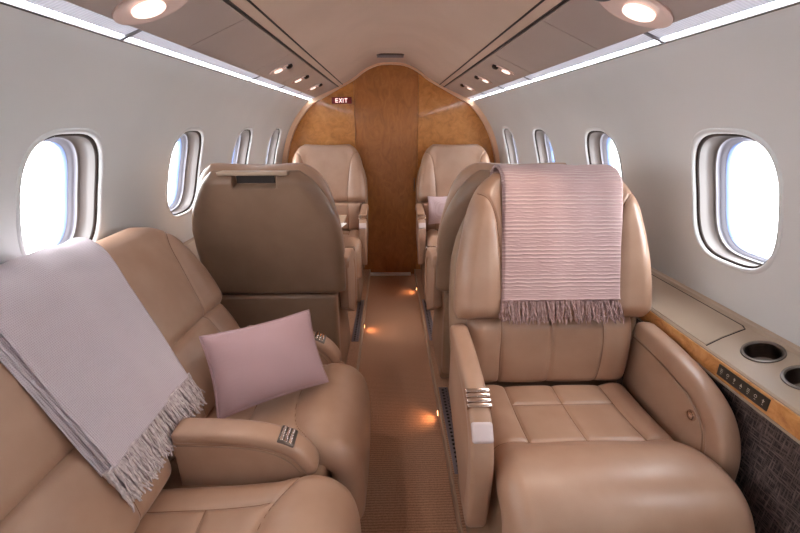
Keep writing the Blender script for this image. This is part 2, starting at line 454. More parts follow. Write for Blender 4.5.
# overhead panels with light strips
def psu(side):
    s = 1 if side == 'right' else -1
    t = thing('overhead_panel', 'long mauve grey overhead service panel above the %s row of windows' % side, 'overhead panel', (0, CY0, 0))
    L = CY1-CY0+.02
    d = np.array([.638-.408, 1.455-1.552]); d /= np.linalg.norm(d); nn = np.array([-d[1], d[0]]) * 1.0
    a = np.array([.408, 1.552]); b = a+d*.193; c = np.array([.638, 1.455])
    # main panel, split in sections by thin joints
    ys = [0, .82, 1.64, 2.46, 3.28, 3.84, 4.30, 4.75, L]
    for i in range(len(ys)-1):
        m = MB(); q = [a+d*.004, b, b+nn*.015, a+d*.004+nn*.015]
        m.prism([(s*p[0], p[1]) for p in q], 'y', ys[i]+.0012, ys[i+1]-.0012)
        m.build('panel_section', M['psu'], t, bevel=.0)
    m = MB(); q = [a-d*.03+nn*.0152, c+nn*.02, c+nn*.03, a-d*.03+nn*.03]
    m.prism([(s*p[0], p[1]) for p in q], 'y', 0, L).build('panel_backing', M['dark'], t)
    # light lens
    g = c-d*.020
    m = MB(); q = [g+nn*.003, c-d*.004+nn*.004, c-d*.004+nn*.016, g+nn*.016]
    m.prism([(s*p[0], p[1]) for p in q], 'y', 0.0, L).build('light_tube', M['strip'], t)
    m = MB(); q = [b+d*.002+nn*.001, g+nn*.002, g+nn*.016, b+d*.002+nn*.016]
    m.prism([(s*p[0], p[1]) for p in q], 'y', 0.0, L).build('frosted_lens', M['frost'], t)
    m = MB(); q = [c-d*.004, c+d*.006+nn*-.001, c+d*.006+nn*.016, c-d*.004+nn*.016]
    m.prism([(s*p[0], p[1]) for p in q], 'y', 0, L).build('edge_rail', M['reveal'], t)
    for yy in (.75, 1.9, 3.05, 3.95, 4.4, 4.85):
        m = MB(); q = [b+nn*-.0012, c-d*.002-nn*.0012, c-d*.002+nn*.004, b+nn*.004]
        m.prism([(s*p[0], p[1]) for p in q], 'y', yy, yy+.012).build('lens_joint', M['reveal2'], t)
psu('left'); psu('right')
# dark channels beside the headliner
n = 2
for s, sd in ((-1, 'left'), (1, 'right')):
    for x, z, w in ((.404, 1.5535, .005), (.372, 1.5695, .004)):
        m = MB(); m.prism([(s*(x-w/2), z-.0015+w*.25), (s*(x+w/2), z-.0015-w*.25), (s*(x+w/2), z+.006), (s*(x-w/2), z+.006)], 'y', CY0, CY1)
        o = m.build('trim_%d' % n, M['dark'], kind='structure'); n += 1
        tag(o, 'thin dark channel beside the headliner, %s side' % sd, 'trim')

# floor, aisle, platforms
o = MB().box(-.95, .95, CY0, CY1+.05, -.03, 0).build('floor', M['carpet'], kind='structure'); tag(o, 'brown ribbed aisle carpet', 'floor')
for s, sd in ((-1, 'left'), (1, 'right')):
    x0, x1 = sorted((s*.205, s*.93))
    o = MB().box(x0, x1, CY0, CY1, .0, .05).build('platform', M['carpet'], kind='structure')
    o.name = 'floor_'+sd; tag(o, 'raised carpeted seat platform on the %s of the aisle' % sd, 'floor')
    x0, x1 = sorted((s*.197, s*.2045))
    o = MB().box(x0, x1, CY0, CY1-.01, .0, .056).build('baseboard_'+sd, M['plastic'], kind='structure', bevel=.002)
    tag(o, 'low beige kick strip edging the aisle, %s side' % sd, 'baseboard')
# rear wall behind the camera
fullp = [(-wallx(z), z) for z in np.linspace(.785, 1.455, 10)]+prof+[(wallx(z), z) for z in np.linspace(1.455, .785, 10)]
poly = [(-.95, -.03)]+[(-.95, .7)]+fullp+[(.95, .7), (.95, -.03)]
o = MB().prism([(x*1.02, z*1.01) for x, z in poly], 'y', CY0-.06, CY0-.02).build('wall_back', M['wall'], kind='structure'); tag(o, 'pale bulkhead at the rear end of the cabin', 'wall')
# front bulkhead : two fixed panels and a sliding door
DX0, DX1 = -.287, .208
m = MB(); m.prism([(x*1.02, z*1.01) for x, z in poly], 'y', CY1+.02, CY1+.05)
o = m.build('wall_front', M['burl'], kind='structure'); tag(o, 'glossy burl wood bulkhead at the far end of the cabin', 'wall')
def cz(x):
    x = abs(x)
    if x < .408: return float(np.interp(x, [q[0] for q in half], [q[1] for q in half]))
    return 1.552-(x-.408)*.4217 if x < .638 else None
for (xa, xb) in ((-1, DX0-.005), (DX1+.005, 1)):
    pts = [(x, z) for x, z in [(x*1.0, z) for x, z in poly] if xa < x < xb]
    zc = cz(xb if xa == -1 else xa); e = xb if xa == -1 else xa
    if xa == -1: pts = [p for p in pts]+[(e, zc), (e, -.03)]
    else: pts = [(e, -.03), (e, zc)]+[p for p in pts]
    m = MB(); m.prism(pts, 'y', CY1, CY1+.021)
    p = m.build('bulkhead_panel', M['burl'], o)
xs = np.linspace(DX0, DX1, 16)
m = MB(); m.prism([(DX0, .004)]+[(x, cz(x)-.002) for x in xs]+[(DX1, .004)], 'y', CY1+.004, CY1+.019)
o = m.build('door_1', M['burl_dim'], kind='structure'); tag(o, 'tall burl wood sliding door in the middle of the bulkhead', 'door')
o2 = MB().box(DX1-.022, DX1-.016, CY1-.002, CY1+.005, .75, .86).build('door_pull', M['steel'], o)
for x in (DX0-.003, DX1+.003):
    pass
o = MB().box(-.215, .165, CY1-.04, CY1+.003, 0, .02).build('trim_6', M['paper_and_shine'], kind='structure', bevel=.003); tag(o, 'metal threshold strip, whitened for reflected light, under the bulkhead door', 'trim')  # white colour stands in for light reflected off the metal
# arch trim around the bulkhead
ring = [( -wallx(z), z) for z in np.linspace(.40, 1.455, 26)]
ring = [(-(.93 if z < .785 else wallx(z)), z) for z in np.linspace(.40, 1.455, 26)]
full = ring+[(x, z) for x, z in prof]+[(-x, z) for x, z in ring[::-1]]
full = np.array(full); cen = np.array([0, .95])
inner = full+(cen-full)/np.linalg.norm(cen-full, axis=1)[:, None]*np.array([.036 if abs(p[0]) > .60 else .012 for p in full])[:, None]
m = MB()
for (ya, yb, q) in ((CY1-.045, CY1-.0005, None),):
    n_ = len(full); V = []; F = []
    for y in (ya, yb):
        V += [(p[0], y, p[1]) for p in full]; V += [(p[0], y, p[1]) for p in inner]
    for i in range(n_-1):
        F += [(i, i+1, n_+i+1, n_+i), (2*n_+i, 3*n_+i, 3*n_+i+1, 2*n_+i+1), (n_+i, n_+i+1, 3*n_+i+1, 3*n_+i), (i, 2*n_+i, 2*n_+i+1, i+1)]
    m.add(V, F)
o = m.build('trim_1', M['ring'], kind='structure', smooth=True, ang=50); tag(o, 'pale peach arch trim framing the wooden bulkhead', 'trim')

# side panels under the ledges
for s, sd in ((-1, 'left'), (1, 'right')):
    x0, x1 = sorted((s*(.808 if s > 0 else .844), s*.90))
    o = MB().box(x0, x1, CY0, CY1, .05, .667).build('woven_side_panel', M['woven'])
    tag(o, 'dark brown woven lower side panel under the %s ledge' % sd, 'side panel')

# ledges
def cut(o, cutters):
    for c in cutters:
        md = o.modifiers.new('cut', 'BOOLEAN'); md.operation = 'DIFFERENCE'; md.object = c; md.solver = 'EXACT'
    bpy.context.view_layer.update()
    dg = bpy.context.evaluated_depsgraph_get()
    me = bpy.data.meshes.new_from_object(o.evaluated_get(dg)); o.modifiers.clear(); o.data = me
    for c in cutters: bpy.data.objects.remove(c)
SL = math.atan2(.0445, .113)       # ledge slope
def ledge(sd):
    s = 1 if sd == 'right' else -1
    t = thing('side_ledge', 'beige sloping side ledge running below the %s windows' % sd, 'ledge', (s*(.80 if s > 0 else .836), CY0 if sd == 'right' else 1.47, .70))
    L = CY1-(CY0 if sd == 'right' else 1.47)
    poly = [(0, .0), (0, .022), (.004, .026), (.117, .0705), (.121, .0785), (.126, .081), (.1305, .086), (.1305, .0)]
    kx = 1.0 if s > 0 else .70
    m = MB().prism([(s*p[0]*kx, p[1]) for p in poly], 'y', 0, L)
    top = m.build('ledge_top', M['ledge'], t)
    # wood strip and lip
    x0, x1 = sorted((s*-.004, s*.006))
    MB().box(x0, x1, 0, L, -.025, .0195).build('wood_strip', M['burl_strip'], t, bevel=.002)
    x0, x1 = sorted((s*-.0055, s*.006))
    MB().box(x0, x1, 0, L, -.031, -.0255).build('lower_moulding', M['ledge'], t, bevel=.001)
    R3 = np.array([[math.cos(s*SL), 0, -math.sin(s*SL)], [0, 1, 0], [math.sin(s*SL), 0, math.cos(s*SL)]])
    def top_z(x): return .026+(x-.004)*(.0445/.113)
    if sd == 'right':
        cups = [(.078, .820-CY0), (.078, .712-CY0)]
        if True:
            cs = []
            for cx_, cy_ in cups:
                c = MB().lathe([(.0345, -.05), (.0345, .05)], (s*cx_, cy_, top_z(cx_)), 40, mat3=R3).build('cutter', None)
                c.location = t.location; cs.append(c)
            bpy.context.view_layer.update()
            cut(top, cs)
        for cx_, cy_ in cups:
            c0 = (s*cx_, cy_, top_z(cx_))
            cup = MB().lathe([(.0425, .0005), (.0415, .003), (.037, .0035), (.034, .001), (.0335, -.043), (.03, -.046), (.001, -.046), (.0001, -.046)], c0, 40, mat3=R3, cap0=False).build('cup_holder', M['steel'], t, smooth=True)
        # hinged lid seam lines
        lid = MB()
        y0, y1 = .915-CY0, 1.9-CY0
        xa, xb = .006, .111
        q = [(xa, y0-.014), (.05, y0-.006), (xb-.004, y0-.002), (xb, y0+.01), (xb, y1), (xa, y1)]
        lb = [(s*x, y, top_z(x)+.0008) for x, y in q]; lt = [(s*x, y, top_z(x)+.0022) for x, y in q]
        n_ = len(q); lid.add(lb+lt, [tuple(range(n_)), tuple(range(2*n_-1, n_-1, -1))]+[(i, (i+1) % n_, n_+(i+1) % n_, n_+i) for i in range(n_)])
        lo = lid.build('table_lid', M['ledge'], t)
        gap = MB()
        P3 = lambda x, y: (s*x, y, top_z(x)+.0003)
        gap.tube([P3(xa, y0-.016), P3(.05, y0-.008), P3(xb-.002, y0-.004), P3(xb+.002, y0+.008), P3(xb+.002, y0+.3), P3(xb+.002, y1)], [.0012, .0012, .0014, .002, .002, .002], 6)
        gap.build('lid_gap', M['dark'], t)
        # switch panel on the wood strip
        ys0, ys1 = .695-CY0, .835-CY0
        x0, x1 = sorted((s*-.0065, s*.0))
        sp = MB().box(x0, x1, ys0, ys1, -.016, .014).build('switch_panel', M['panelblack'], t, bevel=.001)
        ic = MB(); X = s*-.0068
        for i in range(7):
            y = ys0+.012+i*.0193
            k = i % 4
            if k == 0: ic.box(X-.0003, X, y-.003, y+.003, .002, .0035); ic.box(X-.0003, X, y-.001, y+.001, -.003, .006)
            elif k == 1: ic.tube([(X, y+.0032*math.cos(a), .001+.0032*math.sin(a)) for a in np.linspace(0, 2*PI, 12, endpoint=False)], .0006, 4, closed=True)
            elif k == 2: ic.box(X-.0003, X, y-.0035, y+.0035, -.003, -.0018); ic.box(X-.0003, X, y-.0035, y+.0035, .001, .0022); ic.box(X-.0003, X, y-.0035, y+.0035, .0045, .0057)
            else: ic.prism([(y-.0035, -.003), (y+.0035, -.003), (y, .005)], 'x', X-.0003, X)
            ic.box(X-.0003, X, y-.002, y+.002, -.0075, -.0065)
        ic.build('switch_symbols', M['icon'], sp)
    return t
ledge('left'); ledge('right')

# ------------------------------------------------------------------ armchair
HWZ = [(.55, .255), (.575, .288), (.60, .298), (.72, .301), (.80, .300), (.88, .291), (.95, .277), (1.02, .260), (1.06, .242), (1.09, .222), (1.115, .192), (1.135, .15)]
_hz = [p[0] for p in HWZ]; _hx = [p[1] for p in HWZ]
def hwz(z): return float(np.interp(z, _hz, _hx))

HWS = [(.55, .275), (.575, .298), (.60, .302), (.72, .306), (.80, .305), (.88, .300), (.95, .283), (1.0, .262), (1.05, .234), (1.09, .206), (1.115, .178), (1.13, .15)]
def hws(z): return float(np.interp(z, [p[0] for p in HWS], [p[1] for p in HWS]))
def smoothed(f, w=.04):
    return lambda t: sum(f(min(1, max(0, t+d*w))) for d in (-1, -.5, 0, .5, 1))/5

def backrest_parts(t, seams=True, bw=1.0, z0=.705, z1=1.127, y0=.17, lean=.29, nu=150, ns=150, name='backrest', cx=0, H=None):
    T = .05
    H = H or (lambda q: hwz(z0+(z1-z0)*q)*bw if q > 0.06 else hwz(z0)*bw*(.95+.05*math.sin(q/.06*PI/2)))
    pr = [(y0+T+(z-z0)*lean+.02*((z-z0)/(z1-z0))**4, z) for z in np.linspace(z0, z1, 6)]
    L = math.hypot(z1-z0, (z1-z0)*lean)
    k = (z1-z0)/.443
    def zs(z): return (z-.705)*k/(z1-z0)*L
    sm = []
    for sx in (-1, 1):
        sm.append([(sx*.238*bw, zs(1.085)), (sx*.205*bw, zs(1.06)), (sx*.183*bw, zs(1.01)), (sx*.172*bw, zs(.94)), (sx*.162*bw, zs(.85)), (sx*.153*bw, zs(.705))])
    def ex(X, q, HW):
        wing = sstep(.15, .21, np.abs(X)/bw)*(1-sstep(.75, .92, q))
        return wing*.014+.006*np.sin(np.clip(q, 0, 1)*PI)-.0*X
    return pad(name, pr, smoothed(H, .03), T, .035, .05, M['leather'], t, seams=sm, nu=nu, ns=ns, extra=ex, flip=1, rs=.045, bend=.02, cx=cx, wide=.014, puff=.004)

def slot(X, q, HW):
    z = .565+q*(1.112-.565)
    return -.036*sstep(.082, .076, np.abs(X))*sstep(1.060, 1.065, z)

def shell_parts(t, handle=True):
    pr = [(.28+(z-.57)*.2545-.045, z) for z in np.linspace(.565, 1.112, 6)]
    H = smoothed(lambda q: hws(.572+.553*q), .02)
    o = pad('back_shell', pr, H, .047, .05, .06, M['leather_shade'], t, nu=170, ns=170, extra=slot if handle else None, flip=-1, rs=.04, bend=.0)
    if handle:
        h = MB(); q = []
        h.box(-.128, .128, .345, .422, 1.098, 1.113)
        hh = h.build('headrest_cap', M['plastic'], t, bevel=.006, seg=4)
        MB().box(-.070, .070, .368, .384, 1.067, 1.100).build('grab_recess_shade', M['dark'], t)  # dark plate standing in for the shade inside the recess
    return o

def make_chair(name, label, loc, rz, ash=-1, group=None):
    t = thing(name, label, 'armchair', loc, rz, group)
    # seat
    pr = [(.175, .455), (.10, .452), (.0, .453), (-.10, .462), (-.19, .484), (-.25, .478), (-.280, .437), (-.287, .37), (-.278, .27)]
    P, S = resample(pr, None); L = S[-1]
    def sy(y):  # arclength where the profile reaches y (top part)
        i = int(np.argmin(P[:, 0])); return float(np.interp(-y, -P[:i, 0], S[:i]))
    sm = [[(0, 0), (0, sy(.07)), (0, sy(-.095))],
          [(-.15, 0), (-.15, sy(.07)), (-.152, sy(-.095))], [(.15, 0), (.152, sy(.07)), (.155, sy(-.095))],
          [(-.15, sy(.07)), (0, sy(.068)), (.15, sy(.07))],
          [(-.25, sy(-.085)), (-.2, sy(-.10)), (-.15, sy(-.096)), (0, sy(-.092)), (.15, sy(-.096)), (.2, sy(-.10)), (.25, sy(-.085))]]
    f0 = sy(-.10)/L; f1 = sy(-.17)/L
    def ex(X, q, HW):
        side = sstep(.14, .19, np.abs(X))*(1-sstep(f0-.03, f0+.1, q))
        return .018*sstep(f0-.01, f1, q)+.010*side+.006*(1-(X/HW)**2)
    H = lambda q: .246+.022*sstep(f0-.02, f1+.1, q)
    pad('seat_cushion', pr, H, .042, .03, .05, M['leather'], t, seams=sm, nu=170, ns=190, extra=ex, flip=-1, rs=.03, cx=.012, wide=.016, puff=.005)
    # lumbar
    pr = [(.205, .492), (.198, .56), (.203, .64), (.222, .712)]
    LS = resample(pr, None)[1][-1]
    sm = [[(x, 0), (x*1.02, LS/2), (x, LS)] for x in (-.155, 0, .155)]
    pad('lumbar_cushion', pr, lambda q: .258, .048, .03, .05, M['leather'], t, seams=sm, nu=150, ns=70, flip=1, rs=.04, wide=.02, puff=.008)
    backrest_parts(t)
    shell_parts(t)
    # lower back and base
    MB().box(-.262, .262, .205, .285, .14, .562).build('lower_back_panel', M['leather_shade'], t, bevel=.018, seg=4)
    MB().prism([(-.262, .055), (.262, .055), (.236, .44), (-.236, .44)], 'y', -.235, .20).build('seat_base', M['leather_shade'], t, bevel=.015)
    m = MB().box(-.21, .21, -.16, .22, 0, .08).build('pedestal', M['dmetal'], t, bevel=.006)
    # arms
    for sx in (-1, 1):
        ap = [(.20, .676), (.10, .672), (.0, .660), (-.08, .642), (-.140, .608), (-.172, .55), (-.178, .48), (-.170, .40), (-.156, .32)]
        a = sweep('armrest', ap, .054, .058, M['leather'], t, x=sx*.287, pw=4.0)
        poly = [(.20, .668), (.10, .663), (.0, .650), (-.075, .633), (-.13, .598), (-.155, .545), (-.161, .48), (-.155, .42), (-.142, .33), (-.10, .30), (.20, .46)]
        MB().prism(poly, 'x', sx*.287-.0195, sx*.287+.0195).build('armrest_panel', M['leather'], a, bevel=.004)
        inn = [(.19, .645), (.10, .642), (.0, .630), (-.07, .612), (-.12, .575), (-.14, .52), (-.142, .46), (.19, .46)]
        xi = sx*(.287-.0198)
        p2, _ = resample(inn[:7], 30)
        MB().tube([(xi, y, z) for y, z in p2], .0026, 6).build('armrest_piping', M['leather_shade'], a, smooth=True)
    # chrome trimmed ashtray on the aisle arm, recline button on the other
    am = [c for c in t.children if c.name.startswith('armrest')]
    root = am[0] if ash < 0 else am[1]
    other = am[1] if ash < 0 else am[0]
    sx = ash
    ang = math.radians(24)
    m = MB()
    for i in range(4): m.box(-.0285, .0285, -.019+i*.0125, -.0095+i*.0125, -.012, .006)
    b = m.build('ashtray_lid', M['chrome'], root, bevel=.002); b.location = (sx*.287, -.116, .657); b.rotation_euler = (math.radians(28), 0, 0)
    b2 = MB().box(-.025, .025, -.024, .022, -.016, .003).build('lilac_cap', M['lilac'], root, bevel=.007, seg=4)
    b2.location = (sx*.287, -.173, .614); b2.rotation_euler = (math.radians(50), 0, 0)
    Rm = np.array([[0, 0, sx*1.0], [0, 1, 0], [-1, 0, 0]])
    bt = MB().lathe([(.014, 0), (.014, .003), (.011, .004), (.009, .001), (.0085, .006), (.004, .008), (.001, .008)], (0, 0, 0), 24, mat3=Rm).build('recline_button', M['chrome'], other, smooth=True)
    bt.location = (-sx*(.287-.0198), -.088, .578)
    return t

def copy_tree(o, parent=None):
    c = o.copy(); COL.objects.link(c)
    if parent is not None: c.parent = parent
    for ch in list(o.children): copy_tree(ch, c)
    return c

def place(src, loc, rz, label, group=None, scale=1):
    c = copy_tree(src); c.location = loc; c.rotation_euler = (0, 0, rz); c['label'] = label
    if group: c['group'] = group
    return c

near = make_chair('armchair', 'large tan leather armchair in the right foreground with a fringed pink throw over its back', (.474, .90, .05*0+.0), 0, -1)
G = None
mirror = make_chair('armchair', 'tan leather armchair against the bulkhead left of the door, behind the fold-out table', (-.497, 2.90, 0), 0, +1)
place(near, (.494, 2.90, 0), 0, 'tan leather armchair against the bulkhead right of the door, holding a small pink pillow')
place(near, (-.522, 1.92, 0), PI, 'armchair left of the aisle with its wide shade-toned tan back to the viewer, behind the sofa')
place(mirror, (.488, 1.92, 0), PI, 'armchair seen from behind, mostly hidden by the right front armchair with the throw')

# ------------------------------------------------------------------ divan along the left wall (local -y faces the aisle, local x = cabin y)
DV = thing('leather_sofa', 'tan leather side-facing sofa along the left wall with a lilac throw and a pillow', 'sofa', (-.40, 0, 0), PI/2)
def dseat(x0, x1):
    cx = (x0+x1)/2; hw = (x1-x0)/2
    pr = [(.225, .384), (.10, .388), (.0, .392), (-.10, .401), (-.17, .403), (-.218, .384), (-.236, .335), (-.240, .24), (-.235, .14)]
    P, S = resample(pr, None); L = S[-1]
    i = int(np.argmin(P[:, 0])); sy = lambda y: float(np.interp(-y, -P[:i, 0], S[:i]))
    sm = [[(-hw*.6, 0), (-hw*.6, sy(-.04)), (-hw*.62, sy(-.10))], [(hw*.6, 0), (hw*.6, sy(-.04)), (hw*.62, sy(-.10))],
          [(-hw*.6, sy(.05)), (0, sy(.045)), (hw*.6, sy(.05))],
          [(-hw, sy(-.155)), (-hw*.8, sy(-.14)), (-hw*.5, sy(-.10)), (0, sy(-.085)), (hw*.5, sy(-.10)), (hw*.8, sy(-.14)), (hw, sy(-.155))]]
    f0 = sy(-.10)/L; f1 = sy(-.16)/L
    ex = lambda X, q, HW: .012*sstep(f0-.01, f1, q)+.008*(1-(X/HW)**2)
    pad('seat_cushion', pr, lambda q: hw+.012*sstep(f0, f1+.06, q), .045, .03, .05, M['leather'], DV, seams=sm, nu=150, ns=170, extra=ex, flip=-1, rs=.04, cx=cx, wide=.016, puff=.006)
def dback(cx, hwid):
    z0, z1, y0, lean = .62, .955, .245, .42
    T = .05; bw = hwid/.301
    H = lambda q: hwz(.705+.443*q)*bw
    pr = [(y0+T+(z-z0)*lean+.03*((z-z0)/(z1-z0))**4, z) for z in np.linspace(z0, z1, 6)]
    L = resample(pr, None)[1][-1]
    sm = []
    for sx in (-1, 1):
        sm.append([(sx*.238*bw, L*.84), (sx*.20*bw, L*.80), (sx*.178*bw, L*.70), (sx*.165*bw, L*.52), (sx*.155*bw, L*.3), (sx*.15*bw, 0)])
    ex = lambda X, q, HW: sstep(.15, .21, np.abs(X)/bw)*(1-sstep(.75, .92, q))*.012+.008*np.sin(q*PI)
    pad('backrest', pr, smoothed(H, .03), T, .07, .05, M['leather'], DV, seams=sm, nu=150, ns=130, extra=ex, flip=1, rs=.05, bend=.015, cx=cx, wide=.014, puff=.004)
def dlumb(cx, hw):
    pr = [(.212, .425), (.224, .50), (.250, .57), (.297, .645)]
    LS = resample(pr, None)[1][-1]
    sm = [[(x, 0), (x, LS/2), (x, LS)] for x in (-.13, .13)]
    pad('lumbar_cushion', pr, lambda q: hw, .05, .03, .05, M['leather'], DV, seams=sm, nu=120, ns=60, flip=1, rs=.035, cx=cx, wide=.018, puff=.006)
dseat(.865, 1.285); dseat(.35, .785)
dback(1.125, .290); dback(.540, .288)
dlumb(1.125, .272); dlumb(.535, .285)
def darm(x, hi=.0):
    ap = [(.162, .552+hi), (.10, .550+hi), (.0, .542+hi), (-.07, .528+hi), (-.13, .500), (-.163, .460), (-.176, .425)]
    a = sweep('armrest', ap, .066, .038, M['leather'], DV, x=x, pw=3.6, taper=lambda t: 1.0)
    poly = [(.159, .545), (.10, .543), (.0, .535), (-.07, .52), (-.125, .49), (-.155, .45), (-.165, .415), (-.10, .40), (.159, .39)]
    b = MB().prism(poly, 'x', x-.0265, x+.0265).build('armrest_panel', M['leather'], a, bevel=.004)
    p2, _ = resample([(.15, .528), (.10, .526), (.0, .518), (-.07, .502), (-.118, .473), (-.146, .435)], 30)
    MB().tube([(x-.0268, y, z) for y, z in p2], .002, 6).build('armrest_piping', M['leather_shade'], a, smooth=True)
    m = MB()
    for i in range(3): m.box(-.024, .024, -.0165+i*.0115, -.0075+i*.0115, -.01, .0035)
    c = m.build('ashtray_lid', M['chrome'], a, bevel=.0015); c.location = (x, -.116, .531); c.rotation_euler = (math.radians(28), 0, 0)
    c = MB().box(-.028, .028, -.022, .022, -.012, .0015).build('ashtray_frame', M['steel'], a, bevel=.003); c.location = (x, -.118, .5295); c.rotation_euler = (math.radians(28), 0, 0)
darm(.822); darm(1.325)
MB().box(.34, 1.37, -.20, .39, .0, .40).build('sofa_base', M['leather_shade'], DV, bevel=.015)
MB().box(.30, 1.38, .30, .39, .40, .66).build('back_frame', M['leather_shade'], DV, bevel=.01)
MB().prism([(.12, .09), (.12, .40), (-.15, .39), (-.15, .09)], 'x', .805, .840).build('divider', M['dark'], DV)

# ------------------------------------------------------------------ throws
def drape(name, path, x0, x1, layers, mat, fmat, label, parent_loc, rz, nw=70, nl=150, wav=.003, skew=None, flen=.055, fr_r=.0022, nst=100, edge_l=None):
    P, S = resample(path, nl); L = S[-1]
    d = np.gradient(P, axis=0); d /= np.linalg.norm(d, axis=1)[:, None]; N = np.stack([-d[:, 1], d[:, 0]], 1)
    root = None; rng = np.random.RandomState(3)
    for li in range(layers):
        gap = .007*(layers-1-li)+.004
        th = .0045
        xa = x0+.004*li*(1 if li else 0); xb = x1-.003*li
        xs = np.linspace(0, 1, nw); V = []; UV = []
        ph = rng.rand(4)*6
        for side in (1, -1):
            for i in range(nl):
                s = S[i]
                a0 = xa+(skew[0](i/(nl-1)) if skew else 0); a1 = xb+(skew[1](i/(nl-1)) if skew else 0)
                for j, q in enumerate(xs):
                    x = a0+(a1-a0)*q
                    e = min(q, 1-q)/.03; c = math.sqrt(max(0, 1-(1-min(1, e))**2))
                    k = gap + wav*(math.sin(q*11+ph[0]+s*3)+.6*math.sin(q*23+ph[1]-s*7)+.6*math.sin(s*19+ph[2]+q*3)) + side*th/2*c
                    if edge_l: k += edge_l(q, i/(nl-1))
                    V.append((x, P[i, 0]+N[i, 0]*k, P[i, 1]+N[i, 1]*k)); UV.append((x, s))
        n = nl*nw; F = []
        for i in range(nl-1):
            for j in range(nw-1):
                a = i*nw+j; F.append((a, a+1, a+nw+1, a+nw)); F.append((n+a, n+a+nw, n+a+nw+1, n+a+1))
            for j in (0, nw-1):
                a = i*nw+j; F.append((a, a+nw, n+a+nw, n+a))
        for i in (0, nl-1):
            for j in range(nw-1): a = i*nw+j; F.append((a, n+a, n+a+1, a+1))
        o = mesh(name if li == 0 else 'under_layer', V, F, mat, root, uv=UV, merge=1e-5)
        if root is None:
            root = o; o.location = parent_loc; o.rotation_euler = (0, 0, rz); tag(o, label, 'throw')
    # fringe at the end of the path
    mb = MB(); a0 = x0+(skew[0](1) if skew else 0); a1 = x1+(skew[1](1) if skew else 0)
    de = d[-1]; ne = N[-1]
    for r_ in range(2+(layers > 2)):
        for i in range(nst):
            q = (i+rng.rand()*.9)/nst; x = a0+(a1-a0)*q; l = flen*(.8+.35*rng.rand()); sw = rng.randn()*.010; b = .005+.007*r_+rng.rand()*.004
            if edge_l: b += edge_l(q, 1)
            ph = rng.rand()*6; pts = []
            for k in range(9):
                t = k/8
                # bundles pull together at top, strands wander
                xx = x+sw*t+.0022*math.sin(ph+t*13)*t; dd = l*t-.004
                bb = b+.0035*math.sin(ph*1.7+t*9)*t+.012*t*(rng.rand()*.0+.5)*(ph/6)
                hang = -.0
                pts.append((xx, P[-1, 0]+de[0]*dd+ne[0]*bb, P[-1, 1]+de[1]*dd+ne[1]*bb))
            mb.tube(pts, [fr_r*(1.05-.35*k/8+.25*math.sin(k*2.4+ph)) for k in range(9)], 5)
    f = mb.build('fringe', fmat, root, smooth=True, ang=80)
    mb = MB(); pts = []
    for i in range(40):
        q = i/39; x = a0+(a1-a0)*q; b = .006+(edge_l(q, 1) if edge_l else 0); pts.append((x, P[-1, 0]+ne[0]*b-de[0]*.002, P[-1, 1]+ne[1]*b-de[1]*.002))
    mb.tube(pts, .0032, 6).build('hem', fmat, root, smooth=True)
    return root
# right throw: in armchair-local coordinates, over the top of the back (path runs from behind, over the top, down the front)
pth = [(.425, .98), (.438, 1.06), (.440, 1.11), (.425, 1.140), (.39, 1.156), (.34, 1.158), (.305, 1.145), (.282, 1.115), (.262, 1.06), (.238, .98), (.212, .89), (.188, .80), (.182, .785)]
pth = [(y-.014 if y < .30 else (y-.006 if y < .33 else y), z) for y, z in pth]
drape('throw_blanket', pth, -.165, .192, 2, M['knit'], M['fringe'], 'pink ribbed throw with mauve fringe hanging over the back of the right front armchair', (.474, .90, 0), 0,
      wav=.0016, flen=.066, nst=95, fr_r=.0021)
# left throw over the two sofa backs (sofa-local: x along cabin)
pth = [(.495, .80), (.497, .88), (.486, .950), (.455, .990), (.41, .997), (.370, .977), (.340, .938), (.308, .87), (.270, .79), (.231, .71), (.197, .64), (.184, .612)]
sk0 = lambda t: -.03-.035*t
sk1 = lambda t: .035-.085*t
drape('throw_blanket', pth, .70, 1.03, 4, M['throw'], M['fringe2'], 'folded lilac woven throw with long fringe draped over the sofa backs at left', (-.40, 0, 0), PI/2,
      wav=.0025, skew=(sk0, sk1), flen=.092, nst=105, fr_r=.0026)

# ------------------------------------------------------------------ pillows
def pillow(name, w, h, T, mat, pmat, label, loc, rot, n=60):
    V = []; t = np.linspace(-1, 1, n)
    for side in (1, -1):
        for v in t:
            for u in t:
                pin = 1-.07*(1-u*u)*1.0; pin2 = 1-.07*(1-v*v)
                x = u*w/2*(1-.06*(1-v*v)) ; y = v*h/2*(1-.07*(1-u*u))
                b = ((1-abs(u)**2.2)*(1-abs(v)**2.2)); z = side*T/2*b**.55
                z += .0012*math.sin(u*5+v*3)*b
                V.append((x, y, z))
    F = []; N = n*n
    for i in range(n-1):
        for j in range(n-1):
            a = i*n+j; F.append((a, a+1, a+n+1, a+n)); F.append((N+a, N+a+n, N+a+n+1, N+a+1))
    o = mesh(name, V, F, mat, merge=1e-5); o.location = loc; o.rotation_euler = rot; tag(o, label, 'pillow')
    pts = []
    for (ua, va, ub, vb) in ((-1, -1, 1, -1), (1, -1, 1, 1), (1, 1, -1, 1), (-1, 1, -1, -1)):
        for k in range(24):
            q = k/24; u = ua+(ub-ua)*q; v = va+(vb-va)*q
            pts.append((u*w/2*(1-.06*(1-v*v)), v*h/2*(1-.07*(1-u*u)), 0))
    MB().tube(pts, .0035, 6, closed=True).build('piping', pmat, o, smooth=True)
    return o
from mathutils import Matrix, Vector
def frame_rot(xd, yd):
    x = Vector(xd).normalized(); y = Vector(yd); y = (y-x*y.dot(x)).normalized(); z = x.cross(y)
    return Matrix((x, y, z)).transposed().to_euler()
